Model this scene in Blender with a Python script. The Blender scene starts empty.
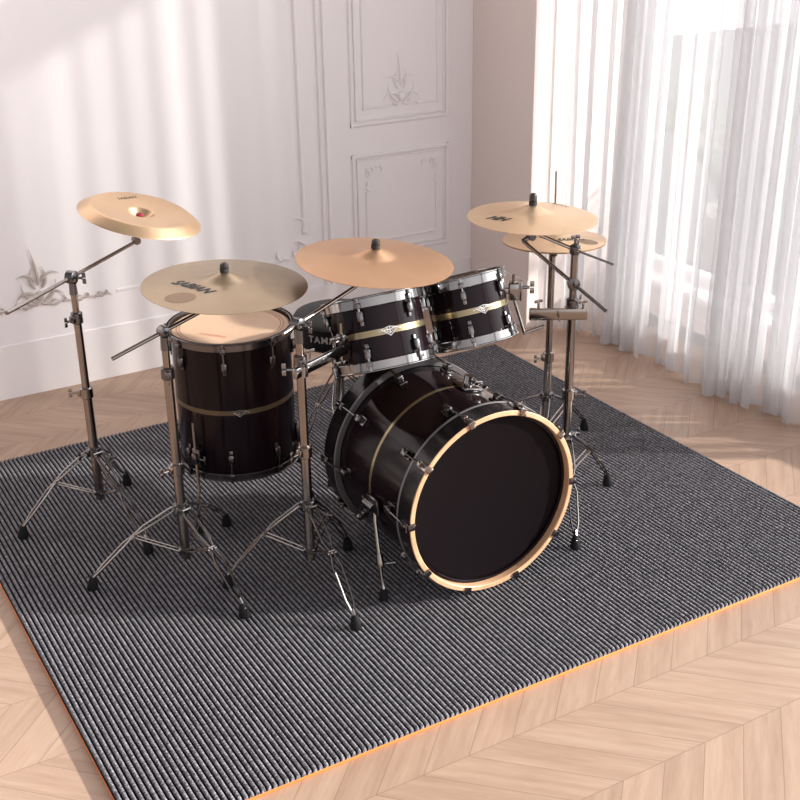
import bpy, bmesh, math, random
from mathutils import Vector, Matrix, Quaternion
random.seed(7)
PI = math.pi
V = Vector
scene = bpy.context.scene
col = scene.collection
RUG = 0.022            # thickness of the mat; the kit stands on it

# ------------------------------------------------------------------ materials
def mat(name, color=(.5,.5,.5), rough=.5, metal=0.0, **kw):
    m = bpy.data.materials.new(name); m.use_nodes = True
    b = m.node_tree.nodes['Principled BSDF']
    b.inputs['Base Color'].default_value = (*color, 1)
    b.inputs['Roughness'].default_value = rough
    b.inputs['Metallic'].default_value = metal
    for k, v in kw.items():
        b.inputs[k.replace('_', ' ')].default_value = v
    return m
def nodes(m):
    nt = m.node_tree
    return nt, nt.nodes, nt.links, nt.nodes['Principled BSDF']
def math_node(nt, op, a, b=None, c=None):
    n = nt.nodes.new('ShaderNodeMath'); n.operation = op
    for i, x in enumerate((a, b, c)):
        if x is None: continue
        if isinstance(x, (int, float)): n.inputs[i].default_value = x
        else: nt.links.new(x, n.inputs[i])
    return n.outputs[0]
def ramp(nt, fac, stops):
    r = nt.nodes.new('ShaderNodeValToRGB'); cr = r.color_ramp
    while len(cr.elements) < len(stops): cr.elements.new(.5)
    for e, (p, c) in zip(cr.elements, stops):
        e.position = p; e.color = (*c, 1)
    nt.links.new(fac, r.inputs[0]); return r.outputs[0]
def noise(nt, vec, scale, detail=3, rough=.5):
    n = nt.nodes.new('ShaderNodeTexNoise'); n.inputs['Scale'].default_value = scale
    n.inputs['Detail'].default_value = detail; n.inputs['Roughness'].default_value = rough
    if vec is not None: nt.links.new(vec, n.inputs['Vector'])
    return n.outputs['Fac']
def bump(nt, bsdf, h, strength, dist):
    b = nt.nodes.new('ShaderNodeBump'); b.inputs['Strength'].default_value = strength
    b.inputs['Distance'].default_value = dist
    nt.links.new(h, b.inputs['Height']); nt.links.new(b.outputs[0], bsdf.inputs['Normal'])
def objcoord(nt):
    return nt.nodes.new('ShaderNodeTexCoord').outputs['Object']
def mapping(nt, vec, scale=(1,1,1), rot=(0,0,0)):
    n = nt.nodes.new('ShaderNodeMapping'); n.inputs['Scale'].default_value = scale
    n.inputs['Rotation'].default_value = rot; nt.links.new(vec, n.inputs['Vector']); return n.outputs[0]

M = {}
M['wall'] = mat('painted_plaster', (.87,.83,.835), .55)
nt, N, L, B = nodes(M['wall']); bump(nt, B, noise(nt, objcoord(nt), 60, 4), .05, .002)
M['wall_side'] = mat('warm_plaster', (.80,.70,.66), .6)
M['trim'] = mat('trim_paint', (.87,.83,.83), .45)
M['ornament'] = mat('shaded_ornament_plaster', (.52,.45,.41), .5)  # darker taupe: the left crest's relief shadows put into its colour

# chevron oak floor
m = mat('chevron_oak', (.6,.45,.33), .42); M['floor'] = m
nt, N, L, B = nodes(m)
sep = nt.nodes.new('ShaderNodeSeparateXYZ'); oc = objcoord(nt); L.new(oc, sep.inputs[0])
x, y = sep.outputs[0], sep.outputs[1]
W, PW = .253, .125
yb = math_node(nt, 'DIVIDE', math_node(nt, 'SUBTRACT', y, 1.855), W)
band = math_node(nt, 'FLOOR', yb)
t = math_node(nt, 'SUBTRACT', yb, band)
par = math_node(nt, 'ABSOLUTE', math_node(nt, 'MODULO', band, 2.0))       # 0 / 1
sgn = math_node(nt, 'SUBTRACT', 1.0, math_node(nt, 'MULTIPLY', par, 2.0)) # +1 even, -1 odd
u = math_node(nt, 'SUBTRACT', x, math_node(nt, 'MULTIPLY', math_node(nt, 'MULTIPLY', sgn, t), W))
up = math_node(nt, 'DIVIDE', u, PW)
pid = math_node(nt, 'FLOOR', up); uf = math_node(nt, 'SUBTRACT', up, pid)
cmb = nt.nodes.new('ShaderNodeCombineXYZ'); L.new(pid, cmb.inputs[0]); L.new(band, cmb.inputs[1])
wn = nt.nodes.new('ShaderNodeTexWhiteNoise'); wn.noise_dimensions = '2D'; L.new(cmb.outputs[0], wn.inputs['Vector'])
# grain along the plank
gc = nt.nodes.new('ShaderNodeCombineXYZ')
L.new(math_node(nt, 'ADD', math_node(nt, 'MULTIPLY', up, 1.6), math_node(nt, 'MULTIPLY', wn.outputs['Value'], 37.0)), gc.inputs[0])
L.new(math_node(nt, 'MULTIPLY', y, 2.2), gc.inputs[1]); L.new(band, gc.inputs[2])
g1 = noise(nt, gc.outputs[0], 2.2, 6, .62)
g2 = noise(nt, gc.outputs[0], 11, 4, .6)
cA = ramp(nt, g1, [(.25,(.39,.252,.178)), (.5,(.47,.318,.23)), (.75,(.54,.385,.285))])
tone = nt.nodes.new('ShaderNodeMix'); tone.data_type = 'RGBA'; tone.blend_type = 'MULTIPLY'; tone.inputs[0].default_value = 1
tr = ramp(nt, wn.outputs['Value'], [(0,(.88,.87,.86)), (1,(1.0,1.0,1.0))])
L.new(cA, tone.inputs[6]); L.new(tr, tone.inputs[7])
fine = nt.nodes.new('ShaderNodeMix'); fine.data_type = 'RGBA'; fine.blend_type = 'MULTIPLY'; fine.inputs[0].default_value = .3
L.new(tone.outputs[2], fine.inputs[6]); L.new(ramp(nt, g2, [(.3,(.8,.76,.72)), (.6,(1,1,1))]), fine.inputs[7])
e1 = math_node(nt, 'MINIMUM', math_node(nt, 'MULTIPLY', math_node(nt, 'MINIMUM', uf, math_node(nt, 'SUBTRACT', 1.0, uf)), PW*.707),
               math_node(nt, 'MULTIPLY', math_node(nt, 'MINIMUM', t, math_node(nt, 'SUBTRACT', 1.0, t)), W))
seam = math_node(nt, 'LESS_THAN', e1, .0011)
sm = nt.nodes.new('ShaderNodeMix'); sm.data_type = 'RGBA'
L.new(math_node(nt, 'MULTIPLY', seam, .6), sm.inputs[0]); L.new(fine.outputs[2], sm.inputs[6]); sm.inputs[7].default_value = (.2,.12,.075,1)
L.new(sm.outputs[2], B.inputs['Base Color'])
bump(nt, B, g2, .08, .002)

# ribbed mat
m = mat('ribbed_pile', (.12,.11,.12), .9); M['pile'] = m
nt, N, L, B = nodes(m)
oc = objcoord(nt)
n1 = noise(nt, mapping(nt, oc, (150,230,60)), 1.0, 2, .6)
n2 = noise(nt, oc, 7, 3)
geo = nt.nodes.new('ShaderNodeSeparateXYZ'); L.new(oc, geo.inputs[0])
ph_ = math_node(nt, 'FRACT', math_node(nt, 'DIVIDE', math_node(nt, 'ADD', geo.outputs[0], 2.309/2), 2.309/160))
hgt = math_node(nt, 'MULTIPLY', math_node(nt, 'SUBTRACT', math_node(nt, 'SINE', math_node(nt, 'MULTIPLY', ph_, PI)), .34), 2.6)   # darker between the ribs
c1 = ramp(nt, n1, [(.34,(.058,.056,.066)), (.5,(.16,.155,.172)), (.66,(.325,.317,.335))])
mx = nt.nodes.new('ShaderNodeMix'); mx.data_type = 'RGBA'; L.new(math_node(nt, 'MINIMUM', math_node(nt, 'MAXIMUM', hgt, 0.0), 1.0), mx.inputs[0])
mx.inputs[6].default_value = (.008,.007,.010,1); L.new(c1, mx.inputs[7])
L.new(mx.outputs[2], B.inputs['Base Color'])
B.inputs['Specular IOR Level'].default_value = .15
bump(nt, B, n1, .6, .004)
M['backing'] = mat('orange_backing', (.85,.27,.07), .6)

M['chrome'] = mat('smoked_chrome', (.28,.247,.224), .17, 1.0)
M['bright_chrome'] = mat('bright_chrome', (.28,.272,.27), .12, 1.0)
M['dark_chrome'] = mat('dark_nickel', (.15,.142,.145), .22, 1.0)
M['badge'] = mat('polished_badge', (.85,.84,.82), .3, .7)
M['lug_chrome'] = mat('lug_chrome', (.20,.195,.20), .16, 1.0)
M['rubber'] = mat('black_rubber', (.008,.008,.009), .6, 0, Specular_IOR_Level=.2)
M['leg_chrome'] = mat('leg_chrome', (.23,.215,.205), .16, 1.0)
M['plastic'] = mat('black_plastic', (.03,.025,.025), .4)
M['felt'] = mat('red_felt', (.22,.02,.035), .9)
M['black_felt'] = mat('black_felt', (.03,.03,.03), .9)
M['lacquer'] = mat('black_lacquer', (.009,.0045,.006), .13, 0, Specular_IOR_Level=.16)
M['black_hoop'] = mat('black_hoop_lacquer', (.008,.007,.008), .2, 0, Specular_IOR_Level=.3)
M['grey_inlay'] = mat('grey_inlay', (.17,.16,.165), .3, .5)
M['gold'] = mat('gold_inlay', (.34,.28,.17), .25, .85)
M['dim_gold'] = mat('brown_gold_inlay', (.13,.095,.055), .35, .5)
M['maple'] = mat('maple_hoop', (.78,.49,.30), .38)
nt, N, L, B = nodes(M['maple']); L.new(ramp(nt, noise(nt, mapping(nt, objcoord(nt), (6,120,6)), 3, 3), [(.3,(.55,.31,.17)), (.7,(.74,.46,.28))]), B.inputs['Base Color'])
M['black_head'] = mat('black_drum_head', (.006,.004,.005), .42, 0, Specular_IOR_Level=.07)
M['head'] = mat('coated_drum_head', (.80,.60,.45), .55)
nt, N, L, B = nodes(M['head']); L.new(ramp(nt, noise(nt, objcoord(nt), 9, 4), [(.3,(.60,.395,.26)), (.7,(.66,.45,.31))]), B.inputs['Base Color'])
M['head_ring'] = mat('head_collar_ring', (.30,.15,.08), .5)
M['red_ink'] = mat('red_ink', (.55,.09,.05), .5)
M['black_ink'] = mat('black_ink', (.008,.007,.006), .5)
M['white_print'] = mat('grey_print', (.42,.40,.40), .6)
M['vinyl'] = mat('black_vinyl', (.010,.009,.010), .55, 0, Specular_IOR_Level=.15)
M['seat_top'] = mat('seat_cloth', (.05,.05,.052), .8)
def bronze(name, a, b, rough):
    m = mat(name, a, rough, .85)
    nt, N, L, B = nodes(m)
    oc = objcoord(nt)
    ln = nt.nodes.new('ShaderNodeVectorMath'); ln.operation = 'LENGTH'; L.new(mapping(nt, oc, (1,1,0)), ln.inputs[0])
    cv = nt.nodes.new('ShaderNodeCombineXYZ'); L.new(ln.outputs['Value'], cv.inputs[0])
    rings = noise(nt, cv.outputs[0], 420, 2, .7)
    blot = noise(nt, oc, 7, 3)
    L.new(ramp(nt, math_node(nt, 'ADD', math_node(nt, 'MULTIPLY', rings, .4), math_node(nt, 'MULTIPLY', blot, .6)), [(.3, a), (.7, b)]), B.inputs['Base Color'])
    bump(nt, B, rings, .25, .0008)
    return m
M['bronze_warm'] = bronze('warm_bronze', (.50,.29,.165), (.58,.355,.21), .36)
M['bronze_light'] = bronze('light_bronze', (.70,.49,.31), (.80,.59,.39), .36)
M['bronze_dull'] = bronze('dull_bronze', (.31,.23,.15), (.385,.295,.20), .34)
M['bronze_mid'] = bronze('mid_bronze', (.56,.38,.235), (.66,.46,.29), .36)
M['stamp'] = mat('hammer_stamp', (.25,.165,.11), .5, .6)

# sheer fabric
m = bpy.data.materials.new('sheer_voile'); m.use_nodes = True; M['voile'] = m
nt = m.node_tree; nt.nodes.clear()
out = nt.nodes.new('ShaderNodeOutputMaterial')
dif = nt.nodes.new('ShaderNodeBsdfDiffuse'); dif.inputs[0].default_value = (.86,.85,.86,1)
tl = nt.nodes.new('ShaderNodeBsdfTranslucent'); tl.inputs[0].default_value = (.70,.695,.71,1)
tp = nt.nodes.new('ShaderNodeBsdfTransparent')
m1 = nt.nodes.new('ShaderNodeMixShader'); m1.inputs[0].default_value = .6
m2 = nt.nodes.new('ShaderNodeMixShader'); m2.inputs[0].default_value = .42
nt.links.new(dif.outputs[0], m1.inputs[1]); nt.links.new(tl.outputs[0], m1.inputs[2])
nt.links.new(m1.outputs[0], m2.inputs[1]); nt.links.new(tp.outputs[0], m2.inputs[2]); nt.links.new(m2.outputs[0], out.inputs[0])
# window glass
m = bpy.data.materials.new('window_glass'); m.use_nodes = True; M['glass'] = m
nt = m.node_tree; nt.nodes.clear()
out = nt.nodes.new('ShaderNodeOutputMaterial'); gl = nt.nodes.new('ShaderNodeBsdfGlossy'); gl.inputs['Roughness'].default_value = .02
tp = nt.nodes.new('ShaderNodeBsdfTransparent'); tp.inputs[0].default_value = (.97,.98,.98,1)
m1 = nt.nodes.new('ShaderNodeMixShader'); m1.inputs[0].default_value = .06
nt.links.new(tp.outputs[0], m1.inputs[1]); nt.links.new(gl.outputs[0], m1.inputs[2]); nt.links.new(m1.outputs[0], out.inputs[0])
M['leaf'] = mat('leaf_green', (.10,.16,.06), .5)
M['leaf_grey'] = mat('leaf_grey_green', (.14,.17,.13), .6)
M['stem'] = mat('stem_brown', (.13,.09,.06), .8)
M['pot'] = mat('grey_planter', (.30,.29,.28), .7)
M['terrace'] = mat('terrace_stone', (.62,.60,.58), .8)
nt, N, L, B = nodes(M['terrace']); L.new(ramp(nt, noise(nt, objcoord(nt), 5, 5), [(.3,(.085,.083,.08)), (.7,(.13,.127,.125))]), B.inputs['Base Color'])

# ------------------------------------------------------------------ mesh builder
def frame_of(d):
    d = V(d).normalized()
    a = V((0,0,1)) if abs(d.z) < .9 else V((1,0,0))
    s = d.cross(a).normalized(); return s, d.cross(s)
class MB:
    def __init__(self, mtx=None): self.v = []; self.f = []; self.mi = []; self.m = mtx or Matrix()
    def add(self, vs, fs, mi=0):
        o = len(self.v); self.v += [self.m @ V(p) for p in vs]
        self.f += [tuple(i+o for i in f) for f in fs]; self.mi += [mi]*len(fs); return self
    def tube(self, pts, rad, n=12, cap=True, mi=0):
        pts = [V(p) for p in pts]; k = len(pts)
        rad = rad if isinstance(rad, (list, tuple)) else [rad]*k
        vs, fs = [], []
        s = None
        for i, p in enumerate(pts):
            d = (pts[min(i+1,k-1)] - pts[max(i-1,0)]).normalized()
            if s is None: s, _ = frame_of(d)
            else:
                s = (s - d*s.dot(d)); s = s.normalized() if s.length > 1e-6 else frame_of(d)[0]
            t = d.cross(s)
            vs += [p + rad[i]*(math.cos(2*PI*j/n)*s + math.sin(2*PI*j/n)*t) for j in range(n)]
        for i in range(k-1):
            for j in range(n):
                fs.append((i*n+j, i*n+(j+1)%n, (i+1)*n+(j+1)%n, (i+1)*n+j))
        if cap: fs += [tuple(range(n))[::-1], tuple((k-1)*n+j for j in range(n))]
        return self.add(vs, fs, mi)
    def lathe(self, prof, n=48, axis=None, mi=0, closed=False, mis=None):
        """prof: (r,z) list about local z, axis: 4x4 placing it"""
        A = axis or Matrix(); vs, fs, ms = [], [], []
        for r, z in prof:
            vs += [A @ V((r*math.cos(2*PI*j/n), r*math.sin(2*PI*j/n), z)) for j in range(n)]
        k = len(prof); rng = range(k if closed else k-1)
        o = len(self.v)
        for i in rng:
            i2 = (i+1) % k
            for j in range(n):
                fs.append((i*n+j, i*n+(j+1)%n, i2*n+(j+1)%n, i2*n+j)); ms.append(mis[i] if mis else mi)
        if not closed:
            if prof[0][0] > 1e-5: fs.append(tuple(range(n))[::-1]); ms.append(mis[0] if mis else mi)
            if prof[-1][0] > 1e-5: fs.append(tuple((k-1)*n+j for j in range(n))); ms.append(mis[-1] if mis else mi)
        self.v += [self.m @ p for p in vs]; self.f += [tuple(i+o for i in f) for f in fs]; self.mi += ms
        return self
    def box(self, c, size, axis=None, bevel=0, mi=0):
        A = axis or Matrix(); bm = bmesh.new(); bmesh.ops.create_cube(bm, size=1)
        for v in bm.verts: v.co = V((v.co.x*size[0], v.co.y*size[1], v.co.z*size[2]))
        if bevel: bmesh.ops.bevel(bm, geom=bm.edges[:], offset=bevel, segments=2, affect='EDGES', profile=.5)
        bm.verts.ensure_lookup_table()
        self.add([A @ (v.co + V(c)) for v in bm.verts], [tuple(v.index for v in f.verts) for f in bm.faces], mi); bm.free(); return self
    def ball(self, c, r, n=12, sc=(1,1,1), mi=0):
        k = max(5, n//2)
        vs = [V(c)+V((0,0,r*sc[2]))]; fs = []
        for i in range(1, k):
            a = PI*i/k
            vs += [V(c)+V((r*sc[0]*math.sin(a)*math.cos(2*PI*j/n), r*sc[1]*math.sin(a)*math.sin(2*PI*j/n), r*sc[2]*math.cos(a))) for j in range(n)]
        vs.append(V(c)-V((0,0,r*sc[2])))
        for j in range(n):
            fs.append((0, 1+j, 1+(j+1)%n)); fs.append((len(vs)-1, 1+(k-2)*n+(j+1)%n, 1+(k-2)*n+j))
            for i in range(k-2): fs.append((1+i*n+j, 1+(i+1)*n+j, 1+(i+1)*n+(j+1)%n, 1+i*n+(j+1)%n))
        return self.add(vs, fs, mi)
    def build(self, name, mats, parent=None, label=None, sharp=.6, loc=None):
        me = bpy.data.meshes.new(name)
        origin = V((0,0,0))
        if parent is not None: origin = world_origin(parent)
        elif loc is not None: origin = V(loc)
        me.from_pydata([p - origin for p in self.v], [], self.f)
        mats = mats if isinstance(mats, (list, tuple)) else [mats]
        for mm in mats: me.materials.append(mm)
        me.polygons.foreach_set('material_index', self.mi)
        bm = bmesh.new(); bm.from_mesh(me); bmesh.ops.recalc_face_normals(bm, faces=bm.faces[:])
        for f in bm.faces: f.smooth = True
        for e in bm.edges:
            if len(e.link_faces) == 2 and e.calc_face_angle(0) > sharp: e.smooth = False
        bm.to_mesh(me); bm.free()
        o = bpy.data.objects.new(name, me); col.objects.link(o)
        if parent is not None: o.parent = parent
        elif loc is not None: o.location = loc
        if label: o['label'] = label
        return o
def world_origin(o):
    p = V((0,0,0))
    while o is not None: p += V(o.location); o = o.parent
    return p
def tag(o, label, cat, group=None):
    o['label'] = label; o['category'] = cat
    if group: o['group'] = group
    return o
def thing(name, label, cat, loc, group=None):
    o = bpy.data.objects.new(name, None); o.empty_display_size = .05; col.objects.link(o); o.location = loc
    return tag(o, label, cat, group)
def struct(o): o['kind'] = 'structure'; return o
def align(p, z, xdir=None):
    """matrix at p whose local z points along z"""
    z = V(z).normalized()
    x = V(xdir) if xdir is not None else (V((1,0,0)) if abs(z.x) < .9 else V((0,1,0)))
    x = (x - z*x.dot(z)).normalized(); y = z.cross(x)
    m = Matrix((x, y, z)).transposed().to_4x4(); m.translation = V(p); return m
def text_polys(body, size, shear=0, bold=0, spacing=1.0):
    cu = bpy.data.curves.new('writing', 'FONT'); cu.body = body; cu.size = size; cu.shear = shear; cu.offset = bold
    cu.align_x = 'CENTER'; cu.align_y = 'CENTER'; cu.space_character = spacing; cu.resolution_u = 4
    ob = bpy.data.objects.new('writing', cu); col.objects.link(ob)
    dg = bpy.context.evaluated_depsgraph_get(); dg.update()
    me = bpy.data.meshes.new_from_object(ob.evaluated_get(dg))
    vs = [v.co.copy() for v in me.vertices]; fs = [tuple(p.vertices) for p in me.polygons]
    bpy.data.objects.remove(ob); bpy.data.curves.remove(cu); bpy.data.meshes.remove(me)
    return vs, fs
def writing(mb, body, size, fn, **kw):
    """fn maps flat text coordinates to local points"""
    vs, fs = text_polys(body, size, **kw); mb.add([fn(v.x, v.y) for v in vs], fs)

# ------------------------------------------------------------------ room
BW, CX = 4.573, 3.06
struct(MB().box((0, .9, -.05), (7.1, 7.7, .1)).build('floor', M['floor']))
struct(MB().box((.12, BW+.06, 1.35), (7.1, .12, 2.7)).build('wall_back', M['wall']))
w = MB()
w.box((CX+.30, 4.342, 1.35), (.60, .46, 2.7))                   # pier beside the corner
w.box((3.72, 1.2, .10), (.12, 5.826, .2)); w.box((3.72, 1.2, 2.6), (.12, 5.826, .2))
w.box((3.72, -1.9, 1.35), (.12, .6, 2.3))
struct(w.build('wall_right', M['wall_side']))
b = MB()
def base_profile(p0, p1, nrm, h=.222, th=.006):
    p0, p1, nrm = V(p0), V(p1), V(nrm)
    pr = [(0,0), (th,0), (th,h*.985), (th*.5,h), (0,h)]
    vs = [p + nrm*a + V((0,0,z)) for p in (p0, p1) for a, z in pr]; k = len(pr)
    return vs, [(i, i+1, k+i+1, k+i) for i in range(k-1)] + [tuple(range(k)), tuple(range(k, 2*k))[::-1]]
b.add(*base_profile((-3.4,BW,0), (CX,BW,0), (0,-1,0))); struct(b.build('baseboard_back', M['trim'], sharp=.3))
b = MB(); b.add(*base_profile((CX,4.112,0), (CX,BW-.018,0), (-1,0,0))); struct(b.build('baseboard_right', M['wall_side'], sharp=.3))

trim_n = [0]
def strip(mb, a, c, wd=.016, dp=.012):
    """half-round moulding on the back wall between wall points a and c (x,z)"""
    a, c = V((a[0], BW, a[1])), V((c[0], BW, c[1])); d = (c-a).normalized(); s = V((-d.z,0,d.x))
    a, c = a - d*wd/2, c + d*wd/2
    pr = [(-wd/2,0), (-wd/2,-.4*dp), (-wd*.32,-.85*dp), (0,-dp), (wd*.32,-.85*dp), (wd/2,-.4*dp), (wd/2,0)]; k = len(pr)
    mb.add([p + s*q + V((0,r,0)) for p in (a, c) for q, r in pr], [(i, i+1, k+i+1, k+i) for i in range(k-1)] + [tuple(range(k)), tuple(range(k,2*k))[::-1]])
def trim(name='trim', **kw):
    trim_n[0] += 1; return f'trim_{trim_n[0]}'
def path(mb, pts, **kw):
    for a, c in zip(pts, pts[1:]): strip(mb, a, c, **kw)
def rect(mb, x0, z0, x1, z1, **kw): path(mb, [(x0,z0),(x1,z0),(x1,z1),(x0,z1),(x0,z0)], **kw)
def leaf(mb, x, z, ang, ln, wd, curl=0.0, dp=.014):
    """raised acanthus leaf / scroll on the wall: a tapering bent ridge"""
    pts, rr = [], []
    a = ang; p = V((x, BW-.004, z)); n = 9
    for i in range(n+1):
        t = i/n; pts.append(p.copy()); rr.append(max(.0012, wd*(.35+.9*math.sin(PI*min(1,t*1.15+.05))**1.0)*(1-.55*t)))
        p += V((math.cos(a), -.10*math.sin(PI*t)*.3, math.sin(a)))*ln/n; a += curl/n
    mb.tube(pts, rr, n=7)
def scrolls(mb, cx, cz, side, s=1.0):
    """scrolling foliage running from a centre to one side"""
    x = cx; z = cz
    for k in range(6):
        ln = s*(.055-.004*k)
        leaf(mb, x, z, (0 if side > 0 else PI) + side*(.5 if k%2 else -.4), ln, .0042*s, side*(1.4 if k%2 == 0 else -1.6))
        leaf(mb, x+side*.012*s, z+.004, (PI/2) + side*(-.5-.2*(k%2)), ln*.55, .004*s, side*(2.5 if k%2 else -2.2))
        if k%2 == 0: leaf(mb, x+side*.02*s, z-.004, -PI/2+side*.7, ln*.4, .0038*s, side*2)
        x += side*ln*.86; z += (.003 if k%2 else -.003)*s
def crest(mb, cx, cz, s=1.0):
    """tall centre ornament with leaves rising to a tip"""
    leaf(mb, cx, cz+.055*s, PI/2, .12*s, .0055*s, .3)
    for side in (-1, 1):
        for k, (a, ln) in enumerate(((.25,.085),(.55,.08),(.95,.075),(1.25,.07))):
            leaf(mb, cx+side*.01*s, cz+(.0+.022*k)*s, PI/2-side*(1.35-a*.75), ln*s, .0058*s, -side*1.9 if k%2 else side*1.3)
        leaf(mb, cx, cz, -PI/2+side*.8, .05*s, .005*s, side*2.2)
    mb.ball((cx, BW-.006, cz+.02*s), .013*s, 8, (1,.7,1.3))
def corner_orn(mb, cx, cz, dx, dz, s=1.0):
    """corner spray: arms along x (dx) and along z (dz)"""
    for k in range(4):
        leaf(mb, cx+dx*.03*k*s, cz+.002, math.atan2(dz*.6, dx), .045*s, .005*s, dx*dz*(1.8 if k%2 else -1.6))
        leaf(mb, cx, cz+dz*.04*k*s, math.atan2(dz, dx*.5), .05*s, .005*s, dx*dz*(-1.8 if k%2 else 1.7))
        leaf(mb, cx+dx*.01, cz+dz*.04*k*s, math.atan2(dz*.5, -dx), .028*s, .0042*s, dx*dz*1.5)
    leaf(mb, cx, cz, math.atan2(dz, dx), .07*s, .006*s, dx*dz*1.0)
# long wall panel at the left
t = MB()
path(t, [(-1.0,.360),(.80,.360)]); path(t, [(1.345,.365),(2.10,.352)][:1]+[(2.07,.365)], dp=.0025)
path(t, [(2.19,.50),(2.19,2.4)]); path(t, [(2.19,2.4),(-1.0,2.4)])
struct(t.build(trim(), M['trim'], sharp=.4))
t = MB(); path(t, [(2.285,.22),(2.285,2.62)], wd=.012); path(t, [(2.315,.22),(2.315,2.62)], wd=.012); struct(t.build(trim(), M['trim'], sharp=.4))
for (x0,z0,x1,z1) in ((2.441,.905,2.922,2.35), (2.441,.32,2.922,.768)):
    t = MB(); rect(t, x0, z0, x1, z1, wd=.018); rect(t, x0+.018, z0+.018, x1-.018, z1-.018, wd=.008, dp=.008); struct(t.build(trim(), M['trim'], sharp=.4))
t = MB(); path(t, [(2.60,.972),(2.499,.972),(2.499,2.27),(2.872,2.27),(2.872,.972),(2.77,.972)], wd=.011, dp=.009); struct(t.build(trim(), M['trim'], sharp=.4))
t = MB(); path(t, [(2.502,.60),(2.502,.38),(2.865,.38),(2.865,.60)], wd=.011, dp=.009); struct(t.build(trim(), M['trim'], sharp=.4))
o_ = MB(); crest(o_, 1.03, .375, 1.25); scrolls(o_, 1.06, .362, 1, 1.1); scrolls(o_, 1.0, .362, -1, 1.1); struct(o_.build(trim(), M['ornament']))
o_ = MB(); corner_orn(o_, 2.19, .362, -1, 1, 1.3); struct(o_.build(trim(), M['trim']))
o_ = MB(); crest(o_, 2.685, .985, 1.2); scrolls(o_, 2.70, .972, 1, .42); scrolls(o_, 2.67, .972, -1, .42); struct(o_.build(trim(), M['trim']))
for cx, dx in ((2.502,1), (2.865,-1)):
    o_ = MB(); corner_orn(o_, cx, .715, dx, -1, .75); struct(o_.build(trim(), M['trim']))

# window beyond the curtain
wf = bpy.data.objects.new('window_1', None); col.objects.link(wf); wf.location = (3.70, 1.2, .2); struct(wf)
fr = MB()
for z in (.23, 2.47): fr.box((3.70, 1.25, z), (.07, 5.7, .06), bevel=.006)
for y in (-1.57, -.10, 2.42, 4.07): fr.box((3.70, y, 1.35), (.07, .055, 2.3), bevel=.006)
fr.build('frame', M['trim'], wf)
for a, c in ((-1.54,-.13), (-.07,2.39), (2.45,4.04)):
    MB().box((3.70, (a+c)/2, 1.35), (.006, c-a, 2.18)).build('pane', M['glass'], wf)
struct(MB().box((3.6, 1.25, .215), (.16, 5.7, .03), bevel=.006).build('trim_20', M['trim']))

# sheer curtain
def curtain(y0, y1, name, label):
    ny, nz = 620, 26
    ph = [0.0]; random.seed(5)
    for i in range(ny): ph.append(ph[-1] + 2*PI*(y1-y0)/ny/(.078+.020*math.sin(i*.021)+.018*math.sin(i*.057+2)))
    vs = []
    for k in range(nz+1):
        zz = k/nz; z = .012 + 2.5*zz
        for i in range(ny+1):
            f = i/ny; y = y0 + (y1-y0)*f
            amp = (.036 + .016*math.sin(f*17+1) ) * (1.25-.5*zz)
            cb_ = min(1.0, max(0.0, (y-3.82)/.28)); xc = 3.30 - .21*cb_**1.4
            amp *= 1-.45*cb_
            x = xc - .03*(1-zz)*(1-cb_) + amp*math.sin(ph[i]) + .020*(1-zz)*math.sin(ph[i]*.37+1.3) + .018*math.sin(f*9.0)*(1-.6*zz)*(1-cb_)
            yy = y + .030*math.sin(ph[i]*2.0)*(.9) + (1-zz)*.02*math.sin(f*11) 
            vs.append((x, yy, z + (.008*math.sin(ph[i]*.5) if k == 0 else 0)))
    fs = [(k*(ny+1)+i, k*(ny+1)+i+1, (k+1)*(ny+1)+i+1, (k+1)*(ny+1)+i) for k in range(nz) for i in range(ny)]
    mb = MB(); mb.add(vs, fs); return tag(mb.build(name, M['voile'], loc=((3.3, (y0+y1)/2, 0)), sharp=3), label, 'curtain')
cu = curtain(2.40, 4.085, 'sheer_curtain', 'white sheer floor-length curtain in loose pleats in front of the tall window')
hem = MB()
mev = [v.co + V(cu.location) for v in cu.data.vertices][:621]
hem.add([p for p in mev] + [p + V((0,0,.022)) for p in mev], [(i, i+1, 621+i+1, 621+i) for i in range(620)])
hem.build('hem', M['voile'], cu, sharp=3)
rod = MB().tube([(3.3,2.2,2.53),(3.3,4.095,2.53)], .012); rod.ball((3.3,2.19,2.53), .022)
tag(rod.build('curtain_rod', M['trim'], loc=(3.3,3.1,2.53)), 'white rod the sheer curtain hangs from, above the window', 'curtain rod')

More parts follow.
